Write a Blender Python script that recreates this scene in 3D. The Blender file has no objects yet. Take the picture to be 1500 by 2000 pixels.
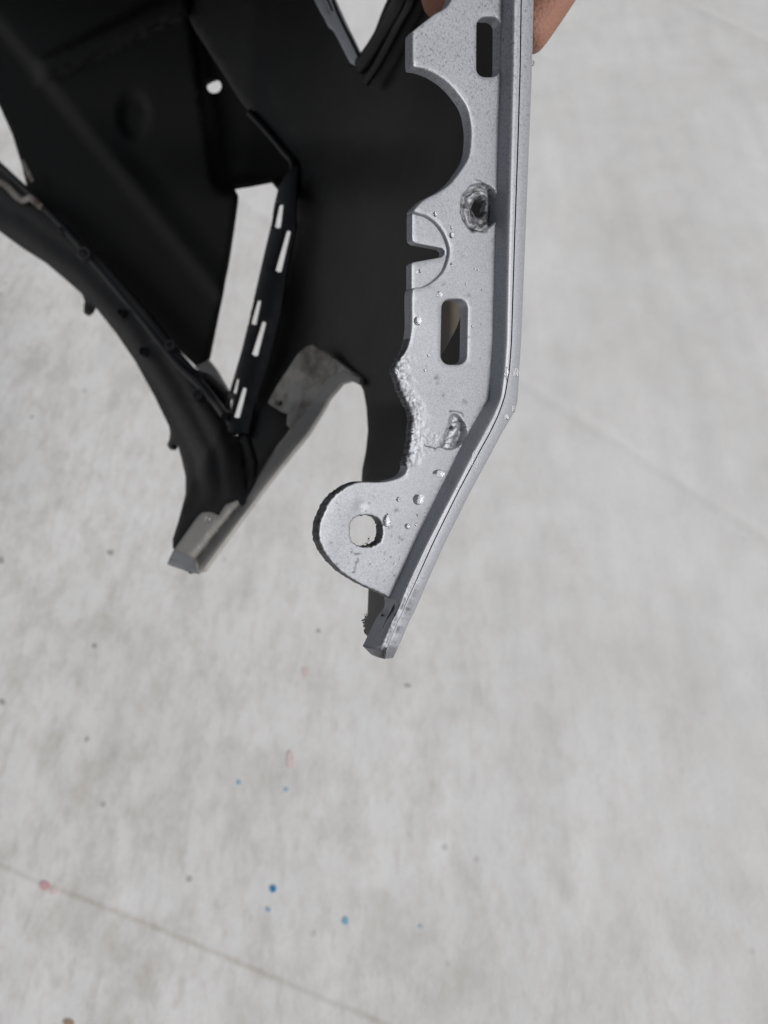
import bpy, bmesh, math, random
import numpy as np
from mathutils import Vector, Matrix, noise
from mathutils.geometry import delaunay_2d_cdt
random.seed(7); rng = np.random.default_rng(7)
R = math.radians
scene = bpy.context.scene
C = scene.collection

# ------------------------------------------------------------------ camera
F = 1380.0                                   # focal length in photo pixels (1500 x 2000)
CAM_H, PITCH = 1.12, 62.0
cam_d = bpy.data.cameras.new('camera'); cam = bpy.data.objects.new('camera', cam_d); C.objects.link(cam)
cam.location = (0, 0, CAM_H); cam.rotation_euler = (R(90 - PITCH), 0, 0)
cam_d.sensor_fit = 'HORIZONTAL'; cam_d.sensor_width = 27.0; cam_d.lens = 27.0 * F / 1500
cam_d.clip_start = 0.01; cam_d.clip_end = 300
cam_d.dof.use_dof = True; cam_d.dof.focus_distance = 0.222; cam_d.dof.aperture_fstop = 13.5
scene.camera = cam
CM = Matrix.Translation(cam.location) @ cam.rotation_euler.to_matrix().to_4x4()
CMn = np.array(CM)

# ------------------------------------------------------------------ sky, sun, exposure
SUN_EL, SUN_AZ = 40.0, 118.0                 # azimuth clockwise from +y
world = bpy.data.worlds.new("World"); scene.world = world; world.use_nodes = True
wn = world.node_tree; wn.nodes.clear()
sky = wn.nodes.new('ShaderNodeTexSky'); sky.sky_type = 'NISHITA'; sky.sun_disc = False
sky.sun_elevation = R(SUN_EL); sky.sun_rotation = R(SUN_AZ); sky.dust_density = 3.5; sky.air_density = 0.9; sky.ozone_density = 0.6
mixw = wn.nodes.new('ShaderNodeHueSaturation'); mixw.inputs['Saturation'].default_value = 0.32
bg = wn.nodes.new('ShaderNodeBackground'); bg.inputs['Strength'].default_value = 0.055
wo = wn.nodes.new('ShaderNodeOutputWorld')
wn.links.new(sky.outputs[0], mixw.inputs['Color']); wn.links.new(mixw.outputs[0], bg.inputs[0]); wn.links.new(bg.outputs[0], wo.inputs[0])
sun_d = bpy.data.lights.new('sun', 'SUN'); sun_d.energy = 2.45; sun_d.angle = R(20); sun_d.color = (1, 0.975, 0.945)
sun = bpy.data.objects.new('sun', sun_d); C.objects.link(sun)
sv = Vector((math.sin(R(SUN_AZ)) * math.cos(R(SUN_EL)), math.cos(R(SUN_AZ)) * math.cos(R(SUN_EL)), math.sin(R(SUN_EL))))
sun.rotation_euler = sv.to_track_quat('Z', 'Y').to_euler(); sun.location = (2, -1, 4)
scene.view_settings.view_transform = 'Standard'; scene.view_settings.look = 'None'
scene.view_settings.exposure = 0.0; scene.view_settings.gamma = 1.0
scene.render.engine = 'CYCLES'; scene.cycles.max_bounces = 10

# ------------------------------------------------------------------ materials
def new_mat(name):
    m = bpy.data.materials.new(name); m.use_nodes = True
    nt = m.node_tree; b = nt.nodes['Principled BSDF']
    return m, nt, b
def N(nt, t, **kw):
    n = nt.nodes.new(t)
    for k, v in kw.items(): setattr(n, k, v)
    return n
def L(nt, a, b): nt.links.new(a, b)
def noise_node(nt, scale, detail=4, rough=.55, vec=None, dist=0):
    n = N(nt, 'ShaderNodeTexNoise'); n.inputs['Scale'].default_value = scale; n.inputs['Detail'].default_value = detail
    n.inputs['Roughness'].default_value = rough; n.inputs['Distortion'].default_value = dist
    if vec: L(nt, vec, n.inputs['Vector'])
    return n
def ramp(nt, src, stops):
    r = N(nt, 'ShaderNodeValToRGB'); e = r.color_ramp.elements
    while len(e) < len(stops): e.new(0.5)
    for i, (p, c) in enumerate(stops):
        e[i].position = p; e[i].color = (c, c, c, 1) if isinstance(c, (int, float)) else (*c, 1)
    L(nt, src, r.inputs[0]); return r
def mixc(nt, fac, a, b, mode='MIX'):
    m = N(nt, 'ShaderNodeMix', data_type='RGBA', blend_type=mode)
    if isinstance(fac, float): m.inputs[0].default_value = fac
    else: L(nt, fac, m.inputs[0])
    for s, v in ((m.inputs[6], a), (m.inputs[7], b)):
        if isinstance(v, tuple): s.default_value = (*v, 1)
        else: L(nt, v, s)
    return m.outputs[2]
def math_n(nt, op, a, b=None, c=None):
    m = N(nt, 'ShaderNodeMath', operation=op)
    for i, v in enumerate((a, b, c)):
        if v is None: continue
        if isinstance(v, (int, float)): m.inputs[i].default_value = v
        else: L(nt, v, m.inputs[i])
    return m.outputs[0]

def silver_paint(name, base=(.325, .337, .370), rough=.52, metal=.52, dirt=0.0):
    m, nt, b = new_mat(name)
    tc = N(nt, 'ShaderNodeTexCoord').outputs['Object']
    fl = noise_node(nt, 1900, 2, .6, tc); f2 = noise_node(nt, 750, 3, .6, tc)
    big = noise_node(nt, 35, 4, .6, tc)
    c1 = ramp(nt, fl.outputs[0], [(.36, tuple(x * .86 for x in base)), (.5, base), (.66, tuple(min(1, x * 1.14) for x in base))]).outputs[0]
    c2 = mixc(nt, ramp(nt, f2.outputs[0], [(.27, .8), (.36, 0.0)]).outputs[0], c1, tuple(x * .6 for x in base))
    c3 = mixc(nt, ramp(nt, big.outputs[0], [(.35, .0), (.75, .22)]).outputs[0], c2, tuple(x * 1.2 for x in base))
    if dirt:
        dn = noise_node(nt, 42, 5, .65, tc)
        c3 = mixc(nt, ramp(nt, dn.outputs[0], [(.42, 0.0), (.62, dirt)]).outputs[0], c3, (.10, .075, .05))
    sz = N(nt, 'ShaderNodeSeparateXYZ'); L(nt, tc, sz.inputs[0])
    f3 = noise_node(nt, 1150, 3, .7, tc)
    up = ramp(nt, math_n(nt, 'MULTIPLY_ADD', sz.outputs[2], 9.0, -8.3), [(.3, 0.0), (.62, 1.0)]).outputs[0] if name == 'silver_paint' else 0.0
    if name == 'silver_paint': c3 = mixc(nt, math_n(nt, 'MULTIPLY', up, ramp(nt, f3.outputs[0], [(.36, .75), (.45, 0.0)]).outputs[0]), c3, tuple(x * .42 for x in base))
    # vertex mask 'wear': black plastic laid bare where the part is torn, plus painted shade in the bosses
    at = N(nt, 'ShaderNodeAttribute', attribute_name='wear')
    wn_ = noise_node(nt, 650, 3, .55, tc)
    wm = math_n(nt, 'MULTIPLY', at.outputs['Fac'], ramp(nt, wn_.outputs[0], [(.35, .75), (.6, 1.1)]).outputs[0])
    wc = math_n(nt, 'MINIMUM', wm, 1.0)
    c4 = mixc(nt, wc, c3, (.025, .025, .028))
    L(nt, c4, b.inputs['Base Color'])
    L(nt, math_n(nt, 'MULTIPLY_ADD', wc, -metal, metal), b.inputs['Metallic'])
    L(nt, math_n(nt, 'MULTIPLY_ADD', wc, -.08, rough), b.inputs['Roughness'])
    bp = N(nt, 'ShaderNodeBump'); bp.inputs['Strength'].default_value = .22; bp.inputs['Distance'].default_value = .00010
    L(nt, math_n(nt, 'ADD', fl.outputs[0], math_n(nt, 'MULTIPLY', wn_.outputs[0], math_n(nt, 'MULTIPLY', at.outputs['Fac'], 1.4))), bp.inputs['Height'])
    L(nt, bp.outputs[0], b.inputs['Normal'])
    return m
def black_plastic(name, base=(.018, .017, .019), rough=.5, over=0.0, spec=.5):
    m, nt, b = new_mat(name)
    tc = N(nt, 'ShaderNodeTexCoord').outputs['Object']
    n1 = noise_node(nt, 14, 4, .6, tc); n2 = noise_node(nt, 600, 3, .6, tc)
    c = mixc(nt, ramp(nt, n1.outputs[0], [(.35, 0.0), (.7, 1.0)]).outputs[0], base, tuple(x * 1.5 for x in base))
    if over:
        n3 = noise_node(nt, 26, 6, .7, tc, .3)
        c = mixc(nt, ramp(nt, n3.outputs[0], [(.5, 0.0), (.7, over)]).outputs[0], c, (.10, .095, .09))
    L(nt, c, b.inputs['Base Color']); b.inputs['Roughness'].default_value = rough
    b.inputs['Specular IOR Level'].default_value = spec
    bp = N(nt, 'ShaderNodeBump'); bp.inputs['Strength'].default_value = .3; bp.inputs['Distance'].default_value = .0002
    L(nt, n2.outputs[0], bp.inputs['Height']); L(nt, bp.outputs[0], b.inputs['Normal'])
    return m
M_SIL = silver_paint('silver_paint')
M_SILW = silver_paint('silver_paint_far', base=(.34, .335, .325), rough=.6, metal=.1, dirt=.15)
M_SILD = silver_paint('silver_paint_dirty', base=(.46, .44, .41), rough=.6, metal=.05, dirt=.85)
M_SILT = silver_paint('silver_trim', base=(.50, .52, .56), rough=.45, metal=.2)
M_BOSS = black_plastic('grey_plastic_highlight', base=(.03, .03, .034), rough=.35, spec=.6)  # base lightened to stand in for highlights on the clip bosses
M_RIB = silver_paint('silver_overspray', base=(.12, .112, .10), rough=.5, metal=.1, dirt=.4)
M_BLK = black_plastic('black_plastic', base=(.0035, .0034, .0036), spec=.12, rough=.5)
M_BLK2 = black_plastic('black_plastic_satin', base=(.007, .007, .009), rough=.4, spec=.4, over=.12)
M_SKIN_IN = black_plastic('black_plastic_inside', base=(.010, .0094, .0098), rough=.42, spec=.27, over=.10)
M_DEEP = black_plastic('black_plastic_matt', base=(.012, .012, .012), rough=.7, spec=.2)
m, nt, b = new_mat('water')
lw = N(nt, 'ShaderNodeLayerWeight'); lw.inputs['Blend'].default_value = .5; tr = N(nt, 'ShaderNodeBsdfTransparent'); mx = N(nt, 'ShaderNodeMixShader')
L(nt, ramp(nt, lw.outputs['Facing'], [(.30, .12), (.62, .9)]).outputs[0], mx.inputs[0]); L(nt, tr.outputs[0], mx.inputs[1]); L(nt, b.outputs[0], mx.inputs[2]); L(nt, mx.outputs[0], nt.nodes['Material Output'].inputs[0])
b.inputs['Transmission Weight'].default_value = 1; b.inputs['IOR'].default_value = 1.33
b.inputs['Roughness'].default_value = 0.0; b.inputs['Base Color'].default_value = (1, 1, 1, 1); M_WATER = m
m, nt, b = new_mat('hand_skin')
tc = N(nt, 'ShaderNodeTexCoord').outputs['Object']
n1 = noise_node(nt, 60, 4, .6, tc); n2 = noise_node(nt, 900, 3, .6, tc)
L(nt, mixc(nt, n1.outputs[0], (.235, .115, .082), (.295, .148, .106)), b.inputs['Base Color'])
b.inputs['Roughness'].default_value = .62; b.inputs['Specular IOR Level'].default_value = .3; b.inputs['Subsurface Weight'].default_value = .15
b.inputs['Subsurface Radius'].default_value = (.008, .003, .0015); b.inputs['Subsurface Scale'].default_value = .6
bp = N(nt, 'ShaderNodeBump'); bp.inputs['Strength'].default_value = .6; bp.inputs['Distance'].default_value = .0005
vr = N(nt, 'ShaderNodeTexVoronoi'); vr.inputs['Scale'].default_value = 700; L(nt, tc, vr.inputs['Vector'])
L(nt, math_n(nt, 'ADD', n2.outputs[0], vr.outputs['Distance']), bp.inputs['Height']); L(nt, bp.outputs[0], b.inputs['Normal']); M_HAND = m

# ------------------------------------------------------------------ helpers
def cam2world(a):
    a = np.asarray(a, float); return a @ CMn[:3, :3].T + CMn[:3, 3]
def raypts(x, y, d):
    x = np.asarray(x, float); y = np.asarray(y, float); d = np.asarray(d, float) + 0 * x
    return np.stack([(x - 750) / F * d, -(y - 1000) / F * d, -d], -1)
def P(x, y, d): return Vector(cam2world(raypts(x, y, d)).tolist())
def ground_hit(x, y, z=0.0):
    dr = cam2world(raypts(x, y, 1.0)) - np.array(cam.location)
    t = (z - CAM_H) / dr[2]; return np.array(cam.location) + dr * t

def mesh_obj(name, verts, faces, mats, parent=None, mi=None, smooth=True, sharp=35, wear=None):
    me = bpy.data.meshes.new(name)
    me.from_pydata([tuple(map(float, v)) for v in verts], [], [tuple(int(i) for i in f) for f in faces])
    for m in (mats if isinstance(mats, (list, tuple)) else [mats]): me.materials.append(m)
    if mi is not None: me.polygons.foreach_set('material_index', np.asarray(mi, np.int32))
    if smooth:
        me.polygons.foreach_set('use_smooth', [True] * len(me.polygons))
        if sharp: me.set_sharp_from_angle(angle=R(sharp))
    if wear is not None:
        at = me.attributes.new('wear', 'FLOAT', 'POINT'); at.data.foreach_set('value', np.asarray(wear, np.float32))
    me.update()
    o = bpy.data.objects.new(name, me); C.objects.link(o)
    if parent: attach(o, parent)
    return o
def attach(o, parent):
    o.parent = parent; o.matrix_parent_inverse = Matrix.Translation(parent.location).inverted()
def thing(name, loc, label, cat, group=None):
    o = bpy.data.objects.new(name, None); o.empty_display_size = .05; C.objects.link(o); o.location = loc
    o['label'] = label; o['category'] = cat
    if group: o['group'] = group
    return o

def resample(pts, step, smooth=False, closed=True):
    P_ = [np.array(p, float) for p in pts]; n = len(P_); out = []
    for i in range(n if closed else n - 1):
        a, b_ = P_[i], P_[(i + 1) % n]
        k = max(1, int(round(np.linalg.norm(b_ - a) / step)))
        if smooth:
            z = P_[(i - 1) % n] if closed or i > 0 else a; c = P_[(i + 2) % n] if closed or i < n - 2 else b_
        for j in range(k):
            t = j / k
            if smooth:
                q = .5 * ((2 * a) + (b_ - z) * t + (2 * z - 5 * a + 4 * b_ - c) * t * t + (-z + 3 * a - 3 * b_ + c) * t ** 3)
            else: q = a + (b_ - a) * t
            out.append(q)
    if not closed: out.append(P_[-1])
    return np.array(out)
def inside(pts, poly):
    x, y = pts[:, 0], pts[:, 1]; r = np.zeros(len(pts), bool)
    for i in range(len(poly)):
        (x1, y1), (x2, y2) = poly[i - 1], poly[i]
        if y1 == y2: continue
        c = ((y1 > y) != (y2 > y)) & (x < (x2 - x1) * (y - y1) / (y2 - y1) + x1); r ^= c
    return r
def seg_dist(pts, polys, closed=True):
    D = np.full(len(pts), 1e9)
    for poly in polys:
        for i in range(0 if closed else 1, len(poly)):
            a, b_ = poly[i - 1], poly[i]; ab = b_ - a; l2 = max(ab @ ab, 1e-9)
            t = np.clip(((pts - a) @ ab) / l2, 0, 1)
            D = np.minimum(D, np.hypot(*(pts - (a + t[:, None] * ab)).T))
    return D
def nz(x, y, s, seed=0): return noise.noise(Vector((x / s, y / s, seed * 7.3)))
def nzv(X, Y, s, seed=0): return np.array([nz(a, b_, s, seed) for a, b_ in zip(X, Y)])
def jag(poly, amp, s=4, seed=1, sel=None):
    out = poly.copy(); n = len(poly)
    for i in range(n):
        if sel is not None and not sel(*poly[i]): continue
        t = poly[(i + 1) % n] - poly[i - 1]; l = np.hypot(*t)
        if l < 1e-6: continue
        nn = np.array([t[1], -t[0]]) / l
        out[i] = poly[i] + nn * amp * (nz(*poly[i], s, seed) + .6 * nz(*poly[i], s * .45, seed + 3))
    return out

def slab(name, outline, posfn, th, mats, parent, holes=(), step=8, bev=3.0, pxm=None, disp=None, wear_shade_f=None,
         normal=None, dense=(), bstep=None, sharp=35):
    """thick sheet: outline and holes given as rays, posfn puts them on a real surface in space"""
    loops = [np.asarray(outline, float)] + [np.asarray(h, float) for h in holes]
    pts = []; edges = []
    for lp in loops:
        o0 = len(pts); pts += [tuple(p) for p in lp]
        edges += [(o0 + i, o0 + (i + 1) % len(lp)) for i in range(len(lp))]
    nb = len(pts)
    def keep(q, dmin):
        ok = inside(q, loops[0])
        for h in loops[1:]: ok &= ~inside(q, h)
        q = q[ok]; return q[seg_dist(q, loops) > dmin]
    for fr in (.3, .95):
        for lp in loops:
            for sgn in (1, -1):
                t = np.roll(lp, -1, 0) - np.roll(lp, 1, 0); t /= np.maximum(np.hypot(*t.T), 1e-6)[:, None]
                q = lp + sgn * np.stack([t[:, 1], -t[:, 0]], -1) * bev * fr
                pts += [tuple(p) for p in keep(q, bev * fr * .9)]
    x0, y0 = loops[0].min(0); x1, y1 = loops[0].max(0)
    gx, gy = np.meshgrid(np.arange(x0, x1, step), np.arange(y0, y1, step)); g = np.stack([gx.ravel(), gy.ravel()], -1)
    g += rng.uniform(-.25, .25, g.shape) * step
    for (dx0, dy0, dx1, dy1, ds) in dense:
        g = g[~((g[:, 0] > dx0) & (g[:, 0] < dx1) & (g[:, 1] > dy0) & (g[:, 1] < dy1))]
    g = keep(g, bev + step * .45); pts += [tuple(p) for p in g]
    for (dx0, dy0, dx1, dy1, ds) in dense:
        gx, gy = np.meshgrid(np.arange(dx0, dx1, ds), np.arange(dy0, dy1, ds)); g = np.stack([gx.ravel(), gy.ravel()], -1)
        g += rng.uniform(-.3, .3, g.shape) * ds
        pts += [tuple(p) for p in keep(g, bev + ds * .4)]
    V, E, Fc = delaunay_2d_cdt([Vector(p) for p in pts], edges, [], 0, 1e-4)[:3]
    V = np.array([tuple(v) for v in V]); T = np.array([f for f in Fc if len(f) == 3])
    cen = V[T].mean(1); ok = inside(cen, loops[0])
    for h in loops[1:]: ok &= ~inside(cen, h)
    T = T[ok]
    used = np.unique(T); rm = -np.ones(len(V), int); rm[used] = np.arange(len(used)); V = V[used]; T = rm[T]
    dist = seg_dist(V, loops)
    pos = posfn(V[:, 0], V[:, 1])
    # triangle orientation: facing the camera (camera space +z)
    a, b_, c = pos[T[:, 0]], pos[T[:, 1]], pos[T[:, 2]]
    fn = np.cross(b_ - a, c - a); vd = -(a + b_ + c) / 3
    flip = (fn * vd).sum(1) < 0; T[flip] = T[flip][:, ::-1]; fn[flip] *= -1
    if normal is not None: vn = np.tile(normal, (len(V), 1))
    else:
        vn = np.zeros_like(pos)
        for k in range(3): np.add.at(vn, T[:, k], fn)
        vn /= np.maximum(np.linalg.norm(vn, axis=1), 1e-12)[:, None]
    px2m = -pos[:, 2] / F
    off = np.zeros(len(V)); rr = bev
    m = dist < rr; off[m] -= (rr - np.sqrt(np.maximum(rr ** 2 - (rr - dist[m]) ** 2, 0))) * px2m[m]
    if disp is not None: off = off + disp(V[:, 0], V[:, 1], dist)
    front = pos + vn * off[:, None]; back = pos - vn * th
    n = len(V); Fs = [tuple(t) for t in T] + [tuple(t[::-1] + n) for t in T]; mi = [0] * len(T) + [1] * len(T)
    cnt = {}
    for t in T:
        for i in range(3):
            e = (t[i], t[(i + 1) % 3]); cnt[e] = 1
    for (i, j) in list(cnt):
        if (j, i) not in cnt: Fs.append((j, i, i + n, j + n)); mi.append(2)
    W = None
    if wear_shade_f is not None:
        w = wear_shade_f(V[:, 0], V[:, 1], dist); W = np.concatenate([w, np.maximum(w, .0)])
    mats = list(mats) + [mats[-1]] * (3 - len(mats))
    return mesh_obj(name, cam2world(np.vstack([front, back])), Fs, mats, parent, mi, wear=W, sharp=sharp)

# ------------------------------------------------------------------ the flange plane (camera space frame)
TH, PH = R(35), R(5)
U = np.array([math.cos(TH), 0, -math.sin(TH)]); Vv = np.array([0, math.cos(PH), math.sin(PH)])
Vv = Vv - U * (U @ Vv); Vv /= np.linalg.norm(Vv); NN = np.cross(U, Vv)
O0 = raypts(880, 700, .222)
def plane_pos(x, y, off=0.0):
    r = raypts(x, y, 1.0); o = O0 + NN * np.asarray(off)[..., None] if np.ndim(off) else O0 + NN * off
    t = ((o * NN).sum(-1)) / (r @ NN)
    return r * t[..., None] if np.ndim(t) else r * t
FL_T = .0036

ST = [ # rim stations: wall foot, wall top, gap, outer edge
 ((984, -90), (1010, -90), (1021, -90), (1045, -90)), ((980, 0), (1006, 0), (1018, 0), (1042, 0)),
 ((978, 133), (1004, 133), (1016, 133), (1039, 133)), ((973, 267), (1001, 267), (1012, 267), (1034, 267)),
 ((967, 467), (996, 467), (1005, 467), (1026, 467)), ((962, 667), (992, 667), (999, 667), (1018, 667)),
 ((959, 720), (988, 722), (995, 722), (1014, 722)), ((955, 781), (980, 776), (986, 774), (1011, 785)),
 ((936, 807), (967, 810), (974, 809), (1003, 808)), ((915, 846), (950, 842), (957, 845), (979, 848)),
 ((897, 880), (930, 878), (937, 881), (960, 884)), ((857, 960), (888, 960), (896, 958), (920, 958)),
 ((812, 1056), (837, 1058), (846, 1060), (869, 1060)), ((775, 1136), (801, 1134), (811, 1138), (834, 1138)),
 ((760, 1168), (785, 1174), (793, 1177), (816, 1180)), ((765, 1187), (778, 1192), (787, 1195), (809, 1196)), ((748, 1206), (768, 1210), (778, 1211), (800, 1212)),
 ((733, 1237), (756, 1240), (767, 1238), (789, 1238)), ((719, 1266), (744, 1268), (754, 1270), (776, 1268)),
 ((736, 1283), (745, 1286), (752, 1287), (768, 1285))]
ST = np.array(ST, float)
def rim_xr(y):
    return np.interp(y, [-90, 0, 267, 467, 667, 785, 848, 958, 1060, 1180, 1285], [1045, 1042, 1034, 1026, 1018, 1011, 979, 920, 869, 816, 769])

root = thing('bumper_cover', P(880, 700, .222), 'cut off silver car bumper cover held upright, black inside, torn mounting flange in front', 'bumper cover')

# main flange --------------------------------------------------------------
left = [(895, -90), (881, 0), (845, 30), (812, 56), (807, 62), (806, 70), (806, 122), (810, 131),
 (823, 133), (850, 144), (877, 163), (900, 190), (913, 213), (920, 247), (920, 277), (915, 307), (900, 333), (880, 358), (857, 375), (833, 387), (817, 400), (809, 413)]
arc = [(832, 421), (850, 433), (865, 451), (874.5, 472), (878, 490), (874.5, 509), (867, 528), (854, 543), (839, 554), (824, 561), (806, 565)]
left2 = [(804, 600), (804, 640), (799, 669), (791, 688), (780, 707), (775, 723), (780, 741), (788, 765), (797, 784), (808, 808), (809, 827), (806, 856),
 (801, 883), (795, 899), (794, 918), (785, 930), (764, 938), (740, 941), (705, 941)]
tab = [(687, 945), (665, 958), (647, 975), (632, 999), (624, 1022), (622, 1047), (628, 1068), (643, 1092), (665, 1115), (693, 1134), (717, 1147), (740, 1157), (762, 1169)]
right = [(s[0][0] + 3, s[0][1]) for s in ST[:14]][::-1]
o1 = np.vstack([resample(left + arc[:1], 4, True, False)[:-1], resample(arc + left2[:1], 4, True, False)[:-1], resample(left2 + tab[:1], 3, True, False)[:-1],
                resample(tab, 3, True, False)[:-1], resample([tab[-1]] + right + [(895, -90)], 10, False, False)[:-1]])
o1 = jag(o1, 2.6, 5, 1, lambda x, y: 690 < y < 925 and x < 812)
o1 = jag(o1, 1.4, 4, 2, lambda x, y: 943 < y < 1170 and x < 764)
def rrect(x0, y0, x1, y1, r, lean=0):
    out = []
    for cx, cy, a0 in ((x1 - r, y0 + r, -90), (x1 - r, y1 - r, 0), (x0 + r, y1 - r, 90), (x0 + r, y0 + r, 180)):
        for k in range(7):
            a = R(a0 + k * 15); out.append((cx + r * math.cos(a) + lean * (cy - y0) / (y1 - y0), cy + r * math.sin(a)))
    return resample(out, 3)
slot1 = rrect(932, 33, 978, 150, 17, -1); slot2 = rrect(863, 584, 914, 712, 18, -2)
tabhole = resample([(716 + 32 * math.copysign(abs(math.cos(a)) ** .8, math.cos(a)), 1037 + 31 * math.copysign(abs(math.sin(a)) ** .8, math.sin(a))) for a in np.linspace(0, 2 * math.pi, 24, endpoint=False)], 3)
tabhole = jag(tabhole, 2.0, 5, 9)
c1h = resample([(942 + 12 * math.cos(a), 402 + 17 * math.sin(a)) for a in np.linspace(0, 2 * math.pi, 14, endpoint=False)], 2)
c1h = jag(c1h, 5, 7, 4)
c2h = resample([(886 + 4 * math.cos(a), 835 + 4 * math.sin(a)) for a in np.linspace(0, 2 * math.pi, 8, endpoint=False)], 2)
tear_line = [np.array(p, float) for p in left2[2:14]]
def sstep(a, b_, x):
    t = np.clip((x - a) / (b_ - a), 0, 1); return t * t * (3 - 2 * t)
def crater(X, Y, cx, cy, rx, ry, sides=None):
    return np.hypot((X - cx) / rx, (Y - cy) / ry)
def flange_disp(X, Y, dist):
    off = np.zeros(len(X))
    n6 = nzv(X, Y, 6, 2); n14 = nzv(X, Y, 14, 3); n3 = nzv(X, Y, 3, 4); n60 = nzv(X, Y, 90, 6)
    ridge = np.abs(n14)
    off += n60 * .00022
    # torn boss in the upper half
    r1 = crater(X, Y, 937, 405, 38, 51) + n14 * .10
    m1 = 1 - sstep(.86, 1.0, r1)
    inner = sstep(.2, .5, r1)
    an = np.arctan2(Y - 405, X - 937)
    off += m1 * (-.0009 - .0014 * (1 - inner) + .00016 * np.sin(r1 * 13 + 1.6 * an + n60 * 4) + nzv(r1 * 60, an * 14, 12, 77) * .0007 + n6 * .00008 - .0026 * sstep(954, 968, X))
    # chipped boss in the lower half: deep at its right side only
    r2 = crater(X, Y, 878, 842, 34, 37) + n14 * .06
    side = sstep(868, 884, X + .35 * (Y - 842) + n6 * 6)
    m2 = (1 - sstep(.9, 1.0, r2)) * side
    off += m2 * (-.0010 + nzv(X * .9 + Y * .9, (X - Y) * .3, 12, 78) * .0007 + n6 * .00008 - .0012 * sstep(892, 906, X + .2 * (Y - 842)))
    # scraped band left of it
    m3 = (1 - sstep(.5, 1.0, crater(X, Y, 842, 860, 34, 30))) 
    off += m3 * (n6 * .00008 + n3 * .00012)
    # torn left edge
    td = seg_dist(np.stack([X, Y], -1), [np.array(tear_line)], False)
    m4 = (1 - sstep(8, 30, td + n14 * 12)) * sstep(685, 710, Y)
    off += m4 * (-.0002 + nzv(X * 1.6, Y * .55, 5, 22) * .00011 + n3 * .00006) - (1 - sstep(0, 14, td)) * .0007 * sstep(690, 712, Y) * (1 - sstep(895, 915, Y))
    # ear: bent back at its free rim, small dimple, scratch
    ear = sstep(960, 1000, Y) * (1 - sstep(640, 720, X + .3 * (Y - 1040)))
    off += .0003 * ear ** 2 + ear * n14 * .00004
    off += -.0003 * np.exp(-(((X - 704) / 11) ** 2 + ((Y - 987) / 11) ** 2)) + .0001 * np.exp(-(((X - 704) / 20) ** 2 + ((Y - 972) / 9) ** 2))
    m5 = sstep(935, 960, Y) * (1 - sstep(800, 850, X))
    off += m5 * (n3 * .00002 + n6 * .000015)
    sc = seg_dist(np.stack([X, Y], -1), [np.array([[699., 1090.], [690., 1120.]])], False)
    return off
def flange_wear_shade(X, Y, dist):
    w = np.zeros(len(X)); n6 = nzv(X, Y, 7, 12); n14 = nzv(X, Y, 14, 13)
    r1 = crater(X, Y, 937, 405, 38, 51) + nzv(X, Y, 14, 3) * .1
    core = 1 - sstep(.25, .75, np.hypot((X - 938) / 38, (Y - 410) / 51))
    an = np.arctan2(Y - 405, X - 937); n14b = nzv(X, Y, 14, 3)
    ring = sstep(.55, .95, -np.sin(r1 * 13 + 1.6 * an + n14b * 1.5)) * .7; rid = (1 - sstep(.02, .10, np.abs(nzv(r1 * 60, an * 14, 12, 77)))) * .8
    w = np.maximum(w, (1 - sstep(.9, 1.0, r1)) * np.clip(np.maximum(np.maximum(ring, rid), sstep(952, 966, X) * .85) + .22 + .22 * sstep(380, 430, Y) + .5 * core + .5 * n6, 0, 1))  # torn plastic, with the right crescent painted dark as a wall in shade
    r2 = crater(X, Y, 878, 842, 34, 37)
    side = sstep(868, 884, X + .35 * (Y - 842))
    w = np.maximum(w, (1 - sstep(.9, 1.0, r2)) * side * np.clip((1 - sstep(.02, .09, np.abs(nzv(X, Y, 12, 43)))) * .8 + .04 + sstep(.78, .92, r2) * sstep(885, 900, X) * .8, 0, .9))  # chipped plastic, plus a dark arc painting the shaded right side wall
    lines = [np.array([[908., 379.], [930., 373.], [948., 376.], [964., 384.]]), np.array([[899., 412.], [903., 430.], [918., 446.], [938., 452.], [952., 446.]]), np.array([[930., 352.], [950., 360.], [962., 374.]]),
             np.array([[914., 398.], [922., 410.], [918., 422.], [930., 432.]]), np.array([[930., 384.], [944., 394.], [956., 388.]]), np.array([[882., 804.], [903., 806.], [905., 812.]]), np.array([[862., 874.], [875., 862.], [892., 850.], [908., 848.]]), np.array([[852., 876.], [862., 873.]]), np.array([[688., 1078.], [704., 1083.]]), np.array([[699., 1090.], [690., 1120.]]), np.array([[829., 868.], [852., 878.]])]
    w = np.maximum(w, (1 - sstep(.6, 2.6, seg_dist(np.stack([X, Y], -1) + np.stack([n6, n14], -1) * 4, lines, False))) * .8)
    td = seg_dist(np.stack([X, Y], -1), [np.array(tear_line)], False)
    m4 = (1 - sstep(3, 24, td + n14 * 14)) * sstep(690, 712, Y)
    w = np.maximum(w, m4 * np.clip(.20 + 1.7 * nzv(X * 1.4, Y * .7, 5, 66), 0, .8))
    pit = np.zeros(len(X)); prng = np.random.default_rng(3)
    for px_, py_, rr_ in zip(np.concatenate([prng.uniform(640, 830, 46), prng.uniform(812, 950, 22)]), np.concatenate([prng.uniform(960, 1140, 46), prng.uniform(470, 800, 22)]), prng.uniform(1.2, 2.6, 68)):
        pit = np.maximum(pit, np.exp(-(((X - px_) / rr_) ** 2 + ((Y - py_) / rr_) ** 2)) * .7)
    w = np.maximum(w, pit)
    edge = (1 - sstep(0, 2.2, dist)) * ((Y > 940) & (X < 764) | (td < 10))
    return np.maximum(w, edge * .9)
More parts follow.
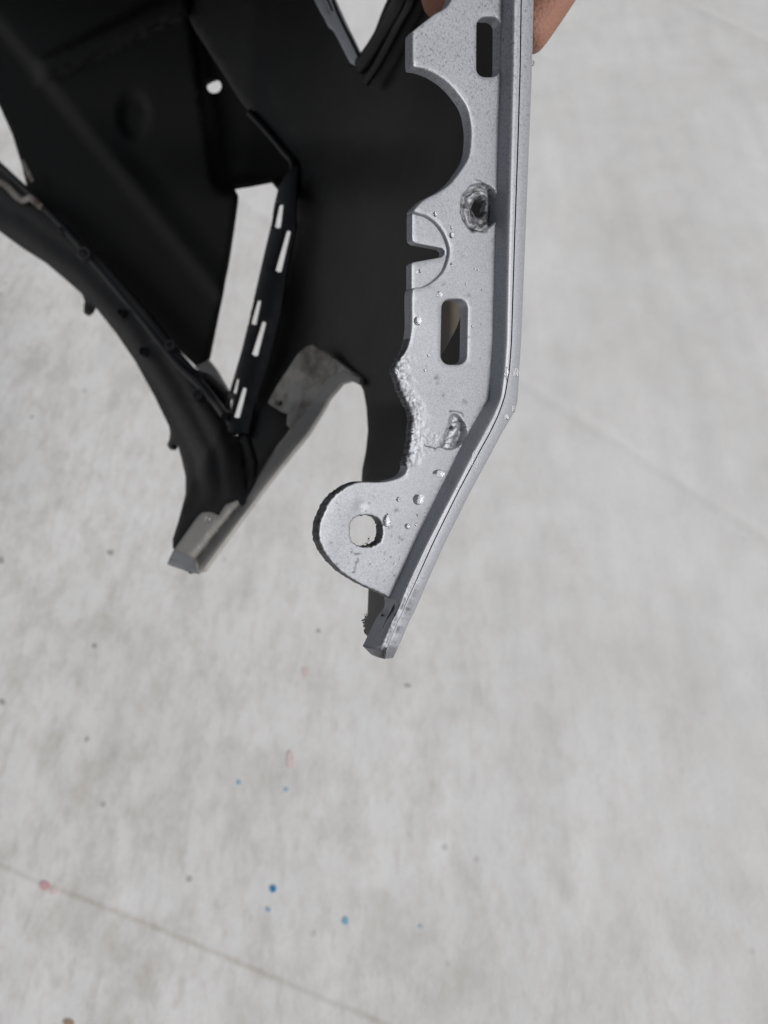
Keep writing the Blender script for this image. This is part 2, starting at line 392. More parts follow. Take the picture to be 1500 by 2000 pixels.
slab('flange', o1, lambda x, y: plane_pos(x, y), FL_T, (M_SIL, M_SIL, M_SIL), root, holes=(slot1, slot2, tabhole, c1h, c2h), step=7, bev=2.6,
     disp=flange_disp, wear_shade_f=flange_wear_shade, normal=NN,
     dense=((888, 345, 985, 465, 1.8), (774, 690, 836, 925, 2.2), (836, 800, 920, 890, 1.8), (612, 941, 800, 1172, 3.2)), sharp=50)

# stepped half-round with its V notch ----------------------------------------
rc = [(808, 408), (835, 415), (858, 430), (878, 455), (886, 490), (880, 520), (866, 545), (835, 566), (806, 572), (804, 566), (804, 516), (807, 512), (862, 502),
      (868, 497), (869, 490), (864, 485), (812, 475), (806, 470), (805, 463), (805, 420)]
slab('recessed_tab', resample(rc, 4), lambda x, y: plane_pos(x, y, -.0013), FL_T - .0009, (M_SIL, M_SIL, M_SIL), root, step=9, bev=2.6, normal=NN)

# rim: wall, rounded top, gap, painted outer edge ------------------------------
def build_rim():
    # resample stations
    rows = []
    for i in range(len(ST) - 1):
        k = max(2, int(np.hypot(*(ST[i + 1][1] - ST[i][1])) / 5))
        for j in range(k): rows.append(ST[i] + (ST[i + 1] - ST[i]) * j / k)
    rows.append(ST[-1]); A = np.array(rows)
    B = A.copy()
    for _ in range(3): B[1:-1] = (B[:-2] + 2 * B[1:-1] + B[2:]) / 4
    sm = np.ones(len(A)); B[A[:, 3, 1] > 1255] = A[A[:, 3, 1] > 1255]
    A = B; rings = []; wear = []
    n = len(A)
    for i in range(n):
        l0, l1, l2, l3 = A[i]; y = l1[1]
        low = float(sstep(1080, 1200, np.array(y)))
        j = lambda s, seed: nz(l1[0] + s * 17, y, 9, seed) * (.2 + 1.6 * low)
        e = 1.0 if y < 1262 else max(.25, 1 - (y - 1262) / 30)
        g = 1.2 * (1 - .6 * low)
        def pp(a, b_, t, off, jj=0.0):
            q = a + (b_ - a) * t; q = q + np.array([jj, 0]); return plane_pos(q[0], q[1], off * e / 1000)
        d3 = (l3 - l2) / max(1e-6, np.hypot(*(l3 - l2)))
        R_ = [pp(l0, l1, 0, 0), pp(l0, l1, .25, 1.6, j(1, 31)), pp(l0, l1, .5, 3.1), pp(l0, l1, .76, 4.75, j(2, 32)), pp(l0, l1, .9, 5.4), pp(l0, l1, 1.0, 5.68, j(3, 33)),
              pp(l1, l2, .5, 5.75), plane_pos(*(l2 - d3 * g), .0058), plane_pos(*(l2 - d3 * g * .8), .0058 - .0022 * (1 - .75 * low)),
              plane_pos(*(l2 + d3 * g * .8), .0058 - .0022 * (1 - .75 * low)), plane_pos(*(l2 + d3 * g), .0058),
              pp(l2, l3, .25, 5.85, j(4, 34) * .5), pp(l2, l3, .86, 5.85), pp(l2, l3, .93, 5.7), pp(l2, l3, .97, 5.35), pp(l2, l3, 1.0, 4.7)]
        o3 = R_[-1]
        R_ += [o3 - NN * .003 + U * .0001, o3 - NN * .009, o3 - NN * .009 - U * .0026, o3 - NN * .004 - U * .0028, R_[5] - NN * .0032, R_[0] - NN * .0030]
        rings.append(np.array(R_))
        wv = [0] * 22
        for q in (4, 5, 6, 11): wv[q] = low * max(0, .25 + nz(l1[0], y, 5, 50 + q)) * 1.2
        for q in (8, 9): wv[q] = .9
        if i > n - 5: wv = [max(w, .5) for w in wv]
        wear += wv
    k = len(rings[0]); Vs = np.vstack(rings); Fs = []
    for i in range(n - 1):
        for q in range(k):
            a = i * k + q; b_ = i * k + (q + 1) % k; Fs.append((a, a + k, b_ + k, b_))
    Fs.append(tuple(range(k))); Fs.append(tuple(range((n - 1) * k, n * k))[::-1])
    return mesh_obj('rim', cam2world(Vs), Fs, [M_SIL], root, wear=wear, sharp=40)
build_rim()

# ------------------------------------------------------------------ the skin behind, receding from the rim
def d_rim(x, y):
    xr = rim_xr(y); p = plane_pos(xr, y); return xr, -p[..., 2] + .002
def base_d(x, y):
    x = np.asarray(x, float); y = np.asarray(y, float)
    xr, d0 = d_rim(x, y); t = np.clip((xr - x) / 550, -.05, 3)
    d = d0 * (1 + 1.08 * t + .10 * np.sin(np.clip(t, 0, 1) * math.pi))
    return d + .020 * sstep(420, 260, y) * np.clip(t, 0, 1)          # the panel steps back above the bend
def surf(add=0.0, fn=None):
    def f(x, y):
        d = base_d(x, y) + add
        if fn: d = d + fn(np.asarray(x, float), np.asarray(y, float))
        return raypts(x, y, d)
    return f
jb = resample([(716, 1200), (708, 1216), (712, 1238), (716, 1247), (715, 1266)], 1.5, False, False)
jb = jag(jb, 5.5, 4, 21)
A_out = np.vstack([resample([(1008, -90), (1004, 100), (996, 400), (986, 667), (978, 772), (944, 838), (890, 948), (836, 1056), (784, 1176), (750, 1256), (738, 1272), (719, 1268)], 14, False, False)[:-1],
    jb[::-1][:-1], resample([(716, 1200), (718, 1146), (765, 1090), (768, 1000), (745, 955), (704, 944), (706, 915), (713, 880), (717, 840), (714, 795), (708, 763), (697, 742)], 7, False, False)[:-1],
    resample([(697, 742), (668, 716), (640, 730), (606, 780), (562, 842), (522, 897), (498, 938), (480, 968), (468, 984), (470, 986), (486, 985), (492, 900), (482, 838), (500, 770), (522, 690), (540, 610), (550, 530), (566, 470), (574, 420), (582, 330),
              (545, 285), (470, 200), (380, 60), (300, -90)], 9, False, False)[:-1]])
vwin = resample([(625, -85), (660, 40), (697, 124), (712, 108), (745, 20), (792, -85)], 8)
slab('side_skin', A_out, surf(0, lambda x, y: .008 * np.exp(-((x - 600) / 60) ** 2) * sstep(300, 600, y) + .010 * sstep(720, 620, x + .35 * (y - 650)) * sstep(820, 700, y) * .4), .003,
     (M_SKIN_IN, M_SIL, M_BLK), root, holes=(vwin,), step=14, bev=3, sharp=40)

# vent strip with its slits
def slit(ax, ay, bx, by, w):
    a = np.array([ax, ay], float); b_ = np.array([bx, by], float); t = (b_ - a) / np.hypot(*(b_ - a)); nn = np.array([t[1], -t[0]])
    return resample([a + nn * w * .6, a - t * w * .3, a - nn * w * .6, b_ - nn * w, b_ + t * w * .3, b_ + nn * w * .7], 4)
def clean_holes(hs): return hs
S_out = resample([(582, 318), (578, 400), (576, 445), (558, 535), (548, 610), (526, 700), (500, 780), (484, 846), (450, 846), (440, 810), (443, 772), (455, 736), (470, 685), (479, 649), (497, 571), (512, 505), (527, 442), (534, 400), (543, 362), (560, 335)], 7)
slits = [slit(562, 452, 543, 529, 7.5), slit(514, 630, 497, 693, 7.5), slit(476, 759, 462, 813, 7), slit(547, 400, 541, 443, 8), slit(504, 588, 494, 632, 7), slit(462, 741, 457, 767, 5), slit(450, 780, 447, 803, 4)]
slab('vent_strip', S_out, surf(-.006, lambda x, y: -.006 * np.cos(np.clip((x - (545 - (y - 400) * .25)) / 26, -1.5, 1.5))), .0018, (M_BLK2, M_BLK, M_BLK), root, holes=slits, step=9, bev=3)

# inner panel: crash structure side, box and holes
def cfn(x, y):
    d = .012 + .0 * x
    crease = (x - (y * .80 - 40))                     # long crease running down to the right
    d = d - .010 * sstep(-22, 22, crease)
    band = (y + .49 * x) - 178                        # raised bar crossing the top left corner
    d = d - .009 * (1 - sstep(12, 34, np.abs(band))) * sstep(60, 90, x)
    d = d + .010 * sstep(200, 380, y + .2 * x) * sstep(-20, 80, crease)
    poc = np.hypot((x - 262) / 34, (y - 225) / 52)     # dark pocket
    d = d + .006 * (1 - sstep(.5, 1.1, poc))
    box = sstep(385, 425, x - .15 * (y - 200)) * sstep(390, 340, y)
    d = d + .018 * box
    return d - base_d(x, y) * .45 * sstep(-70, -500, y)        # unseen upper stretch, added and curved over to shade the interior
C_out = resample([(-420, -520), (760, -520), (700, -300), (560, -90), (600, 60), (640, 180), (600, 345), (545, 370), (527, 350), (490, 357), (455, 363), (461, 376), (452, 440), (440, 520), (422, 610), (404, 700), (381, 716), (300, 640), (180, 520), (80, 410), (56, 372), (50, 362), (40, 320), (22, 262), (0, 213), (-60, 90), (-200, -60), (-420, -260)], 9)
holesC = [resample([(418 + 13 * math.cos(a), 168 + 13 * math.sin(a)) for a in np.linspace(0, 2 * math.pi, 12, endpoint=False)], 3),
          resample([(266 + 6 * math.cos(a), 243 + 7 * math.sin(a)) for a in np.linspace(0, 2 * math.pi, 8, endpoint=False)], 3)]
slab('inner_panel', C_out, surf(0, cfn), .003, (M_BLK, M_BLK, M_BLK), root, holes=holesC[:1], step=8, bev=3)

# lower strut, a rolled channel running down to the tip
cl = [np.array(p, float) for p in [(-120, 370), (30, 440), (150, 530), (250, 640), (330, 760), (400, 890), (410, 960), (380, 1060)]]
def dfn(x, y):
    q = np.stack([np.atleast_1d(x), np.atleast_1d(y)], -1).astype(float); d = seg_dist(q, [np.array(cl)], False).reshape(np.shape(x))
    w = 70
    r = -.018 * np.sqrt(np.clip(1 - (d / w) ** 2, 0, 1)) - .004 * sstep(30, 26, np.abs(d - 30)) * 0
    r = r * sstep(1010, 900, y)
    return r + .003 * sstep(1010, 900, y) * np.exp(-((d - 22) / 10) ** 2)
D_in = [(-110, 270), (0, 330), (30, 352), (60, 378), (120, 432), (200, 508), (290, 612), (345, 680), (380, 716), (410, 735), (441, 765), (447, 810), (458, 850), (480, 840), (496, 900), (490, 985), (478, 988), (458, 981), (440, 988), (428, 1009), (409, 1003), (396, 1004), (386, 1013), (362, 1046), (341, 1077), (335, 1070), (335, 1052), (346, 1018), (360, 965), (360, 930), (352, 895), (345, 870)]
tab1 = [(339, 868), (336, 876), (328, 877), (324, 868), (328, 858), (330, 846), (328, 832)]
mid = [(300, 775), (262, 706), (225, 652), (186, 603)]
tab2 = [(180, 600), (176, 610), (168, 617), (161, 612), (161, 600), (163, 588), (158, 575)]
top = [(125, 545), (85, 512), (40, 483), (0, 454), (-60, 420), (-110, 395)]
D_out = np.vstack([resample(D_in, 7, False, False)[:-1], resample([D_in[-1]] + tab1, 3, False, False)[:-1], resample([tab1[-1]] + mid, 8, False, False)[:-1], resample([mid[-1]] + tab2, 3, False, False)[:-1], resample([tab2[-1]] + top + [D_in[0]], 9, False, False)[:-1]])
def surfD(x, y): return raypts(x, y, base_d(x, y) - .004 + dfn(x, y))
slab('lower_strut', D_out, surfD, .0035, (M_SKIN_IN, M_SIL, M_BLK), root, step=8, bev=4)

# painted lip along the wheel cut-out, its bracket, and the end of the strut
def lipfn(x, y): return -.004 + 0 * x
lip_o = [(701, 737), (701, 752), (683, 744), (664, 750), (640, 779), (600, 845), (545, 915), (470, 1014), (397, 1113), (388, 1117), (326, 1098), (337, 1075), (384, 1009), (394, 1000), (409, 999), (426, 1006), (439, 985), (458, 978), (473, 987),
         (507, 927), (543, 870), (566, 838), (600, 800), (640, 735), (670, 722)]
LO = resample(lip_o, 5)
def endfn(x, y):
    fold = (y - 991) * 87 / 137 + (x - 469)         # fold line from the corner to the tip
    k = (x - 469) * 107 + (y - 991) * 87            # distance to the fold, signed (right side > 0)
    k = k / math.hypot(107, 87)
    inner = sstep(0, -10, k) * sstep(960, 990, y)
    valley = -.002 + .007 * np.exp(-((k + 2) / 8) ** 2) * sstep(960, 1000, y)
    lipr = -.010 * sstep(2, 16, k)
    end = -.012 * sstep(0, 14, (x - 337) * -.30 + (y - 1078) * .95)
    lipr = .004 * sstep(0, 22, k) * sstep(800, 930, y)
    tilt = -.00025 * np.clip(-k - 3, 0, 70) * sstep(950, 985, y)
    return -.005 + valley + lipr + tilt + end * sstep(1, -6, k)
slab('wheel_arch_lip', LO, surf(0, endfn), .003, (M_SILW, M_SIL, M_SILW), root, step=6, bev=3,
     holes=[resample([(406 + 3.5 * math.cos(a), 1013 + 4 * math.sin(a)) for a in np.linspace(0, 6.283, 8, endpoint=False)], 2)])
BR = resample([(521, 786), (540, 752), (554, 731), (580, 691), (596, 676), (609, 672), (630, 684), (653, 700), (690, 730), (699, 740), (672, 745), (640, 765), (600, 812), (568, 838), (558, 828), (560, 806), (545, 801)], 6)
o = slab('arch_bracket', BR, surf(-.012, lambda x, y: .006 * sstep(560, 640, x) + .004 * sstep(730, 742, y)), .0025, (M_SILD, M_SILD, M_SILD), root, step=8, bev=3,
     holes=[resample([(545 + 6 * math.cos(a), 787 + 4.5 * math.sin(a)) for a in np.linspace(0, 6.283, 10, endpoint=False)], 2)])
o['label'] = 'dirty painted bracket with a screw hole at the top of the wheel arch cut-out'
slab('end_face', resample([(326, 1098), (338, 1076), (356, 1080), (374, 1086), (388, 1117), (372, 1113), (350, 1106)], 4), surf(-.012, lambda x, y: -.00045 * (y - 1080) - .00025 * np.clip(-((x - 469) * 107 + (y - 991) * 87) / 137.9 - 3, 0, 70)), .002, (M_SILT, M_SILW, M_SILW), root, step=6, bev=2)
# small silver flap at the foot of the long window
slab('window_flap', resample([(378, 716), (405, 703), (420, 722), (444, 764), (438, 768), (410, 742)], 5), surf(.012), .0025, (M_SILW, M_SILW, M_SILW), root, step=7, bev=2)

# bars round the V opening
def bar(name, pts, r, mat, flat=.6, add=0.0, label=None):
    q = resample(pts, 10, True, False); ring = 10; Vs = []; Fs = []
    cam_p = surf(add)(q[:, 0], q[:, 1])
    for i in range(len(q)):
        t = cam_p[min(i + 1, len(q) - 1)] - cam_p[max(i - 1, 0)]; t /= np.linalg.norm(t)
        s = np.cross(t, [0, 0, 1.]); s /= np.linalg.norm(s); w = np.cross(s, t)
        rr = r * (1 + .06 * nz(*q[i], 30, 5))
        for k in range(ring):
            a = 2 * math.pi * k / ring; Vs.append(cam_p[i] + s * math.cos(a) * rr + w * math.sin(a) * rr * flat)
    for i in range(len(q) - 1):
        for k in range(ring): a = i * ring + k; b_ = i * ring + (k + 1) % ring; Fs.append((a, b_, b_ + ring, a + ring))
    Fs.append(tuple(range(ring))[::-1]); Fs.append(tuple(range((len(q) - 1) * ring, len(q) * ring)))
    o = mesh_obj(name, cam2world(np.array(Vs)), Fs, [mat], root, sharp=60)
    if label: o['label'] = label
    return o
o = slab('opening_trim', resample([(585, -85), (600, -35), (613, 0), (624, 22), (633, 37), (640, 52), (650, 60), (660, 78), (672, 102), (683, 123), (693, 128), (704, 110), (690, 80), (670, 38), (653, 0), (625, -85)], 5),
     surf(-.006), .002, (M_SILT, M_SILT, M_SILT), root, holes=[resample([(612, -60), (622, -64), (640, -5), (650, 20), (645, 25), (634, 2)], 4)], step=7, bev=2)
o['label'] = 'pale silver trim on the left arm of the V shaped opening'
bar('opening_trim', [(628, -90), (650, -2), (668, 42), (690, 86), (702, 112)], .0011, M_BLK2, .8, -.009)
bar('opening_frame', [(812, -90), (790, -10), (762, 42), (728, 98), (704, 130)], .0050, M_BLK2, .8, -.004)
bar('opening_frame', [(824, -90), (806, -4), (778, 50), (742, 118), (715, 160)], .0026, M_BLK2, .8, -.008)
bar('crease_rib', [(488, 220), (520, 254), (560, 302), (574, 322), (572, 380)], .0028, M_BLK2, .8, .001)
bar('crease_rib', [(-80, 250), (60, 380), (130, 450), (200, 530), (280, 625), (350, 712), (400, 760), (440, 812)], .0035, M_BLK2, .8, -.016)
bar('window_edge', [(-60, 320), (10, 362), (26, 378), (44, 392), (58, 386), (66, 392), (80, 404)], .0030, M_SILD, .8, -.022)
bar('window_edge', [(44, 314), (52, 332), (62, 352)], .0022, M_SILD, .8, -.012)

# clip bosses on the strut
def boss(px, py, r, h, mat):
    c = surf(0, None)(np.array([px]), np.array([py]))[0]; dv = float(dfn(np.array([float(px)]), np.array([float(py)]))[0])
    c = raypts(px, py, -c[2] - .004 + dv); ax = -c / np.linalg.norm(c); ax = ax + np.array([-.3, .2, 0]); ax /= np.linalg.norm(ax)
    s = np.cross(ax, [0, 1, 0]); s /= np.linalg.norm(s); w = np.cross(ax, s); k = 16
    prof = [(1.0, -.5), (1.0, .85), (.9, 1.0), (.62, 1.0), (.55, .9), (.55, .2), (0.01, .2)]
    Vs = [c + s * math.cos(2 * math.pi * i / k) * r * a + w * math.sin(2 * math.pi * i / k) * r * a + ax * h * z for a, z in prof for i in range(k)]
    Fs = [(j * k + i, j * k + (i + 1) % k, (j + 1) * k + (i + 1) % k, (j + 1) * k + i) for j in range(len(prof) - 1) for i in range(k)]
    mesh_obj('clip_boss', cam2world(np.array(Vs)), Fs, [mat], root, sharp=40)
for a in ((168, 498, .0058, .007, M_BOSS), (122, 450, .0035, .004, M_BOSS), (335, 676, .004, .005, M_BOSS), (282, 688, .004, .004, M_BLK2), (388, 772, .0045, .004, M_BOSS), (238, 612, .0035, .004, M_BLK2)): boss(*a)

# rib seen through the lower slot, between flange and skin
slab('inner_rib', resample([(855, 575), (896, 580), (903, 610), (893, 640), (878, 668), (862, 696), (850, 700)], 5), lambda x, y: plane_pos(x, y, -.022 - .0002 * (x - 860)), .002, (M_RIB, M_RIB, M_RIB), root, step=7, bev=2, normal=NN)

# fuzzy burrs on the cut edges ---------------------------------------------------
def burrs(name, spots, n, off, size, label, scale=3.0):
    Vs = []; Fs = []
    for _ in range(n):
        (ax, ay), (bx, by) = random.choice(spots); t = random.random()
        x = ax + (bx - ax) * t + random.uniform(-scale, scale) * .5; y = ay + (by - ay) * t + random.uniform(-scale, scale)
        c = plane_pos(x, y, off * random.uniform(.2, 1.0)); s = size * random.uniform(.4, 1.3); i0 = len(Vs)
        for k in range(4):
            v = np.array([random.gauss(0, 1) for _ in range(3)]); Vs.append(c + v / np.linalg.norm(v) * s * random.uniform(.5, 1.2))
        Fs += [(i0, i0 + 1, i0 + 2), (i0, i0 + 2, i0 + 3), (i0, i0 + 3, i0 + 1), (i0 + 1, i0 + 3, i0 + 2)]
    o = mesh_obj(name, cam2world(np.array(Vs)), Fs, [M_BLK], root, smooth=False); o['kind'] = 'stuff'; o['label'] = label; return o
tl = left2[4:15]
burrs('cut_edge_burr', list(zip(tl[:-1], tl[1:])), 150, -.0018, .00032, 'ragged burrs along the torn flange edge')
burrs('cut_edge_burr', list(zip(tab[1:-1], tab[2:])), 150, -.0018, .00026, 'ragged burrs round the cut ear', 2.0)
burrs('cut_edge_burr', [((700, 1058), (722, 1064)), ((722, 1064), (738, 1054)), ((717, 1060), (722, 1050))], 26, -.002, .0004, 'plastic shreds inside the ear hole')
burrs('cut_edge_burr', [((709, 1216), (714, 1240)), ((715, 1200), (709, 1216)), ((745, 1198), (752, 1206))], 50, -.001, .0005, 'shreds hanging from the cut skin')

# ------------------------------------------------------------------ water drops
def drop_mesh(x, y, rx, ry, off, h, seed, pull=0.0):
    k = 20; rings = [(1.0, 0.0), (.96, .30), (.86, .55), (.68, .78), (.42, .94), (.16, 1.0)]; Vs = []; Fs = []
    pxm = -plane_pos(x, y)[2] / F
    for a, z in rings:
        for i in range(k):
            t = 2 * math.pi * i / k; w = 1 + .12 * nz(math.cos(t) * 9, math.sin(t) * 9, 9, seed)
            qx = x + rx * a * w * math.cos(t) + pull * max(0, -math.sin(t)) ** 3 * a * rx; qy = y + ry * a * w * math.sin(t) - abs(pull) * max(0, -math.sin(t)) ** 4 * a * ry
            Vs.append(plane_pos(qx, qy, off) + NN * (h * z * pxm * min(rx, ry)))
    Vs.append(plane_pos(x, y, off) + NN * (h * 1.02 * pxm * min(rx, ry)))
    for j in range(len(rings) - 1):
        for i in range(k): Fs.append((j * k + i, (j + 1) * k + i, (j + 1) * k + (i + 1) % k, j * k + (i + 1) % k))
    t0 = (len(rings) - 1) * k
    for i in range(k): Fs.append((t0 + i, len(Vs) - 1, t0 + (i + 1) % k))
    Fs.append(tuple(range(k)))
    return Vs, Fs
OFF = .00006
drops = [(817, 975, 11, 11, OFF, .45, 'big round water drop on the ear side of the flange, up from the ear hole', 1),
 (857, 925, 13, 8, OFF, .0, 'long water drop on the flange just below the chipped lower boss', 1),
 (816, 627, 8, 9, OFF, 0, 'round water drop at the left edge of the flange beside the lower slot', 0),
 (906, 498, 6.5, 6.5, OFF, 0, 'water drop on the flange midway between the notch and the dark wall', 0),
 (850, 418, 4.5, 5.5, OFF, 0, 'water drop just above the half-round step of the flange', 0),
 (858, 576, 6, 8, OFF, 0, 'faint flat water drop above the left corner of the lower slot', 0),
 (796, 944, 5, 5.5, OFF, 0, 'water drop at the inner corner where the ear leaves the flange', 0),
 (778, 975, 4.5, 5, OFF, 0, 'small water drop between the ear hole and the big round drop', 0),
 (796, 1028, 6, 5.5, OFF, 0, 'water drop level with the ear hole beside the dark wall', 0),
 (755, 1018, 8, 12, OFF, .3, 'dull flat water drop touching the right side of the ear hole', 0),
 (828, 606, 5, 4.5, OFF, 0, 'small water drop above the round one beside the lower slot', 0),
 (882, 460, 5, 6, OFF, 0, 'water drop right of the half-round step, upper one of the close pair', 0),
 (883, 516, 4, 4, OFF, 0, 'water drop right of the half-round step, below the notch tip', 0),
 (821, 529, 4, 4, OFF, 0, 'tiny water drop on the half-round step below the notch', 0),
 (926, 905, 7, 20, .0056, .3, 'long water drop hanging across the gap of the lower rim', 1),
 (893, 966, 5, 14, .0056, .3, 'drawn-out water drop along the gap of the rim, lower one', 0),
 (990, 730, 4, 13, .0058, 0, 'thin water drop in the gap of the rim just above the bend', 0),
 (1008, 728, 6, 9, .006, 0, 'water drop on the outer edge of the rim above the bend', 0),
 (990, 814, 6, 6, .0062, 0, 'water drop on the outer rim just below the bend', 0),
 (1003, 798, 4, 8, .006, 0, 'water drop on the outer corner of the rim at the bend', 0)]
for i, (x, y, rx, ry, off, pull, lab, tilt) in enumerate(drops):
    Vs, Fs = drop_mesh(x, y, rx, ry, off, .34, i + 60, pull)
    o = mesh_obj('water_drop', cam2world(np.array(Vs)), Fs, [M_WATER], sharp=None)
    o['label'] = lab; o['category'] = 'water drop'; o['group'] = 'water drops on the silver flange'
Vs = []; Fs = []
spots = [(random.uniform(812, 870), random.uniform(930, 1080)) for _ in range(26)] + [(random.uniform(740, 800), random.uniform(1060, 1130)) for _ in range(16)] + \
        [(random.uniform(820, 950), random.uniform(440, 780)) for _ in range(20)] + [(random.uniform(965, 985), random.uniform(560, 770)) for _ in range(16)]
for (x, y) in spots:
    if 925 < y and x > 1000 - (y - 700) * .52: continue
    if 855 < x < 920 and 575 < y < 720: continue
    if x < 878 and 415 < y < 562: continue
    onw = x > 962
    r = random.uniform(.8, 2.6) * (.5 if onw else 1)
    v, f = drop_mesh(x, y, r, r * random.uniform(.8, 1.3), (.002 if onw else OFF), .6, random.random() * 99); i0 = len(Vs); Vs += v; Fs += [tuple(a + i0 for a in q) for q in f]
for k in range(7):                                  # beads hanging on the outer edge near the hand
    v, f = drop_mesh(1040 - k * .3, [22, 40, 58, 70, 82, 96, 124][k], 4.5, [6, 8, 7, 6, 9, 5, 6][k], .0045, .9, k); i0 = len(Vs); Vs += v; Fs += [tuple(a + i0 for a in q) for q in f]
o = mesh_obj('water_spray', cam2world(np.array(Vs)), Fs, [M_WATER], sharp=None); o['kind'] = 'stuff'; o['label'] = 'fine beads of water scattered over the silver flange'; o['category'] = 'water'

# ------------------------------------------------------------------ the hand
def hand():
    J = []; E = []; Rr = []
    def j(x, y, d, r, parent=None):
        J.append(tuple(P(x, y, d))); Rr.append(r)
        if parent is not None: E.append((parent, len(J) - 1))
        return len(J) - 1
    w0 = j(1120, -1150, .29, .028); w1 = j(1110, -900, .285, .026, w0); pc = j(1090, -700, .28, .027, w1)
    for k in range(4):
        d = .262 + .019 * k; s = .9 - .05 * k if k else 1
        m_ = j(1185 - 10 * k, -420 - 10 * abs(k - 1), d, .0112, pc)
        a = j(1195 - 16 * k, -210 - 22 * (k > 0), d, .0096, m_); b_ = j(1130 - 22 * k, -85 - 26 * (k > 0), d, .0086, a)
        c = j(1070 - 22 * k, 12 - 40 * (k > 0), d, .0081, b_); e = j(1016 - 20 * k, 92 - 60 * (k > 0), d, .0078, c)
    t0 = j(985, -560, .262, .015, pc); t1 = j(900, -330, .245, .0115, t0); t2 = j(868, -150, .236, .0102, t1); t3 = j(866, -40, .262, .0094, t2); t4 = j(862, 10, .282, .0085, t3)
    me = bpy.data.meshes.new('hand'); me.from_pydata(J, E, [])
    o = bpy.data.objects.new('hand', me); C.objects.link(o)
    sk = o.modifiers.new('skin', 'SKIN'); sk.use_smooth_shade = True
    sv_ = me.skin_vertices[0] if me.skin_vertices else None
    if sv_ is None:
        bm = bmesh.new(); bm.from_mesh(me); bm.verts.layers.skin.verify(); bm.to_mesh(me); bm.free(); sv_ = me.skin_vertices[0]
    for i, r in enumerate(Rr): sv_.data[i].radius = (r, r)
    sv_.data[0].use_root = True
    sb = o.modifiers.new('sub', 'SUBSURF'); sb.levels = 2; sb.render_levels = 2
    dg = bpy.context.evaluated_depsgraph_get(); m2 = bpy.data.meshes.new_from_object(o.evaluated_get(dg))
    bpy.data.objects.remove(o)
    m2.materials.clear(); m2.materials.append(M_HAND); m2.name = 'person'
    m2.polygons.foreach_set('use_smooth', [True] * len(m2.polygons))
    h = bpy.data.objects.new('person', m2); C.objects.link(h)
    h['label'] = 'bare hand gripping the bumper rim from behind at the top edge'; h['category'] = 'person'
hand()

# ------------------------------------------------------------------ ground: worn white tarpaulin
g1a, g1b = ground_hit(1010, 748), ground_hit(1500, 1062)
g2a, g2b = ground_hit(0, 1688), ground_hit(760, 2003)
g3a, g3b = ground_hit(1330, 5), ground_hit(1500, 85)
seams = [(g1a, g1b, .0028, .019), (g2a, g2b, .0018, .006), (g3a, g3b, .004, .016)]
def axis(lo, hi, st, far):
    a = list(np.arange(lo, hi, st)); x = hi; s = st
    while x < far: a.append(x); s *= 1.35; x += s
    a.append(far); x = lo; s = st; b_ = []
    while x > -far: s *= 1.35; x -= s; b_.append(max(x, -far))
    return np.array(sorted(set(b_ + a)))
xs = axis(-1.3, 1.3, .012, 60); ys = axis(-.35, 2.9, .013, 60)
GX, GY = np.meshgrid(xs, ys); GX = GX.ravel(); GY = GY.ravel()
Z = .0030 * nzv(GX, GY, .22, 1) + .0014 * nzv(GX + GY * .4, GY, .06, 2) + .0010 * nzv(GX * 2.2, GY * .35, .09, 3)
for a, b_, h, w in seams:
    t = (b_ - a)[:2]; t /= np.linalg.norm(t); n2 = np.array([-t[1], t[0]]); dd = (GX - a[0]) * n2[0] + (GY - a[1]) * n2[1]
    wob = .006 * nzv(GX, GY, .25, 8); Z += h * np.exp(-((dd + wob) / w) ** 2) - h * .5 * np.exp(-((dd + wob - w * 1.8) / w) ** 2)
fall = np.clip((np.hypot(GX, GY - 1) - 3) / 3, 0, 1); Z *= 1 - fall
nx, ny = len(xs), len(ys)
Fg = [(j * nx + i, j * nx + i + 1, (j + 1) * nx + i + 1, (j + 1) * nx + i) for j in range(ny - 1) for i in range(nx - 1)]
m, nt, b = new_mat('worn_tarpaulin')
tcn = N(nt, 'ShaderNodeTexCoord').outputs['Object']
def mapped(sc, rot=0):
    mp = N(nt, 'ShaderNodeMapping'); mp.inputs['Scale'].default_value = sc; mp.inputs['Rotation'].default_value = (0, 0, rot); L(nt, tcn, mp.inputs['Vector']); return mp.outputs[0]
big = noise_node(nt, 2.4, 5, .62, tcn, .1); mid_ = noise_node(nt, 11, 8, .74, mapped((1, .8, 1), .5), .1)
st1 = noise_node(nt, 26, 4, .6, mapped((1.3, .75, 1), .05)); st2 = noise_node(nt, 60, 4, .65, mapped((1.1, .35, 1), -.75))
fine = noise_node(nt, 160, 5, .7, tcn); weave = noise_node(nt, 420, 2, .5, mapped((1, .35, 1)))
base = (.735, .74, .75)
c = mixc(nt, ramp(nt, big.outputs[0], [(.40, 0.0), (.70, .7)]).outputs[0], base, (.60, .598, .592))
# the lower left panel is dirtier
sx = N(nt, 'ShaderNodeSeparateXYZ'); L(nt, tcn, sx.inputs[0])
left_m = math_n(nt, 'SUBTRACT', .55, math_n(nt, 'ADD', math_n(nt, 'MULTIPLY', sx.outputs[0], .55), math_n(nt, 'MULTIPLY', sx.outputs[1], .32)))
left_m = math_n(nt, 'MINIMUM', math_n(nt, 'MAXIMUM', left_m, .12), .9)
sta = ramp(nt, mid_.outputs[0], [(.46, 0.0), (.66, .75)]).outputs[0]
c = mixc(nt, math_n(nt, 'MULTIPLY', sta, left_m), c, (.40, .37, .325))
c = mixc(nt, ramp(nt, st1.outputs[0], [(.48, 0.0), (.74, .13)]).outputs[0], c, (.56, .56, .555))
c = mixc(nt, math_n(nt, 'MULTIPLY', left_m, ramp(nt, st2.outputs[0], [(.48, 0.0), (.68, .5)]).outputs[0]), c, (.42, .40, .37))
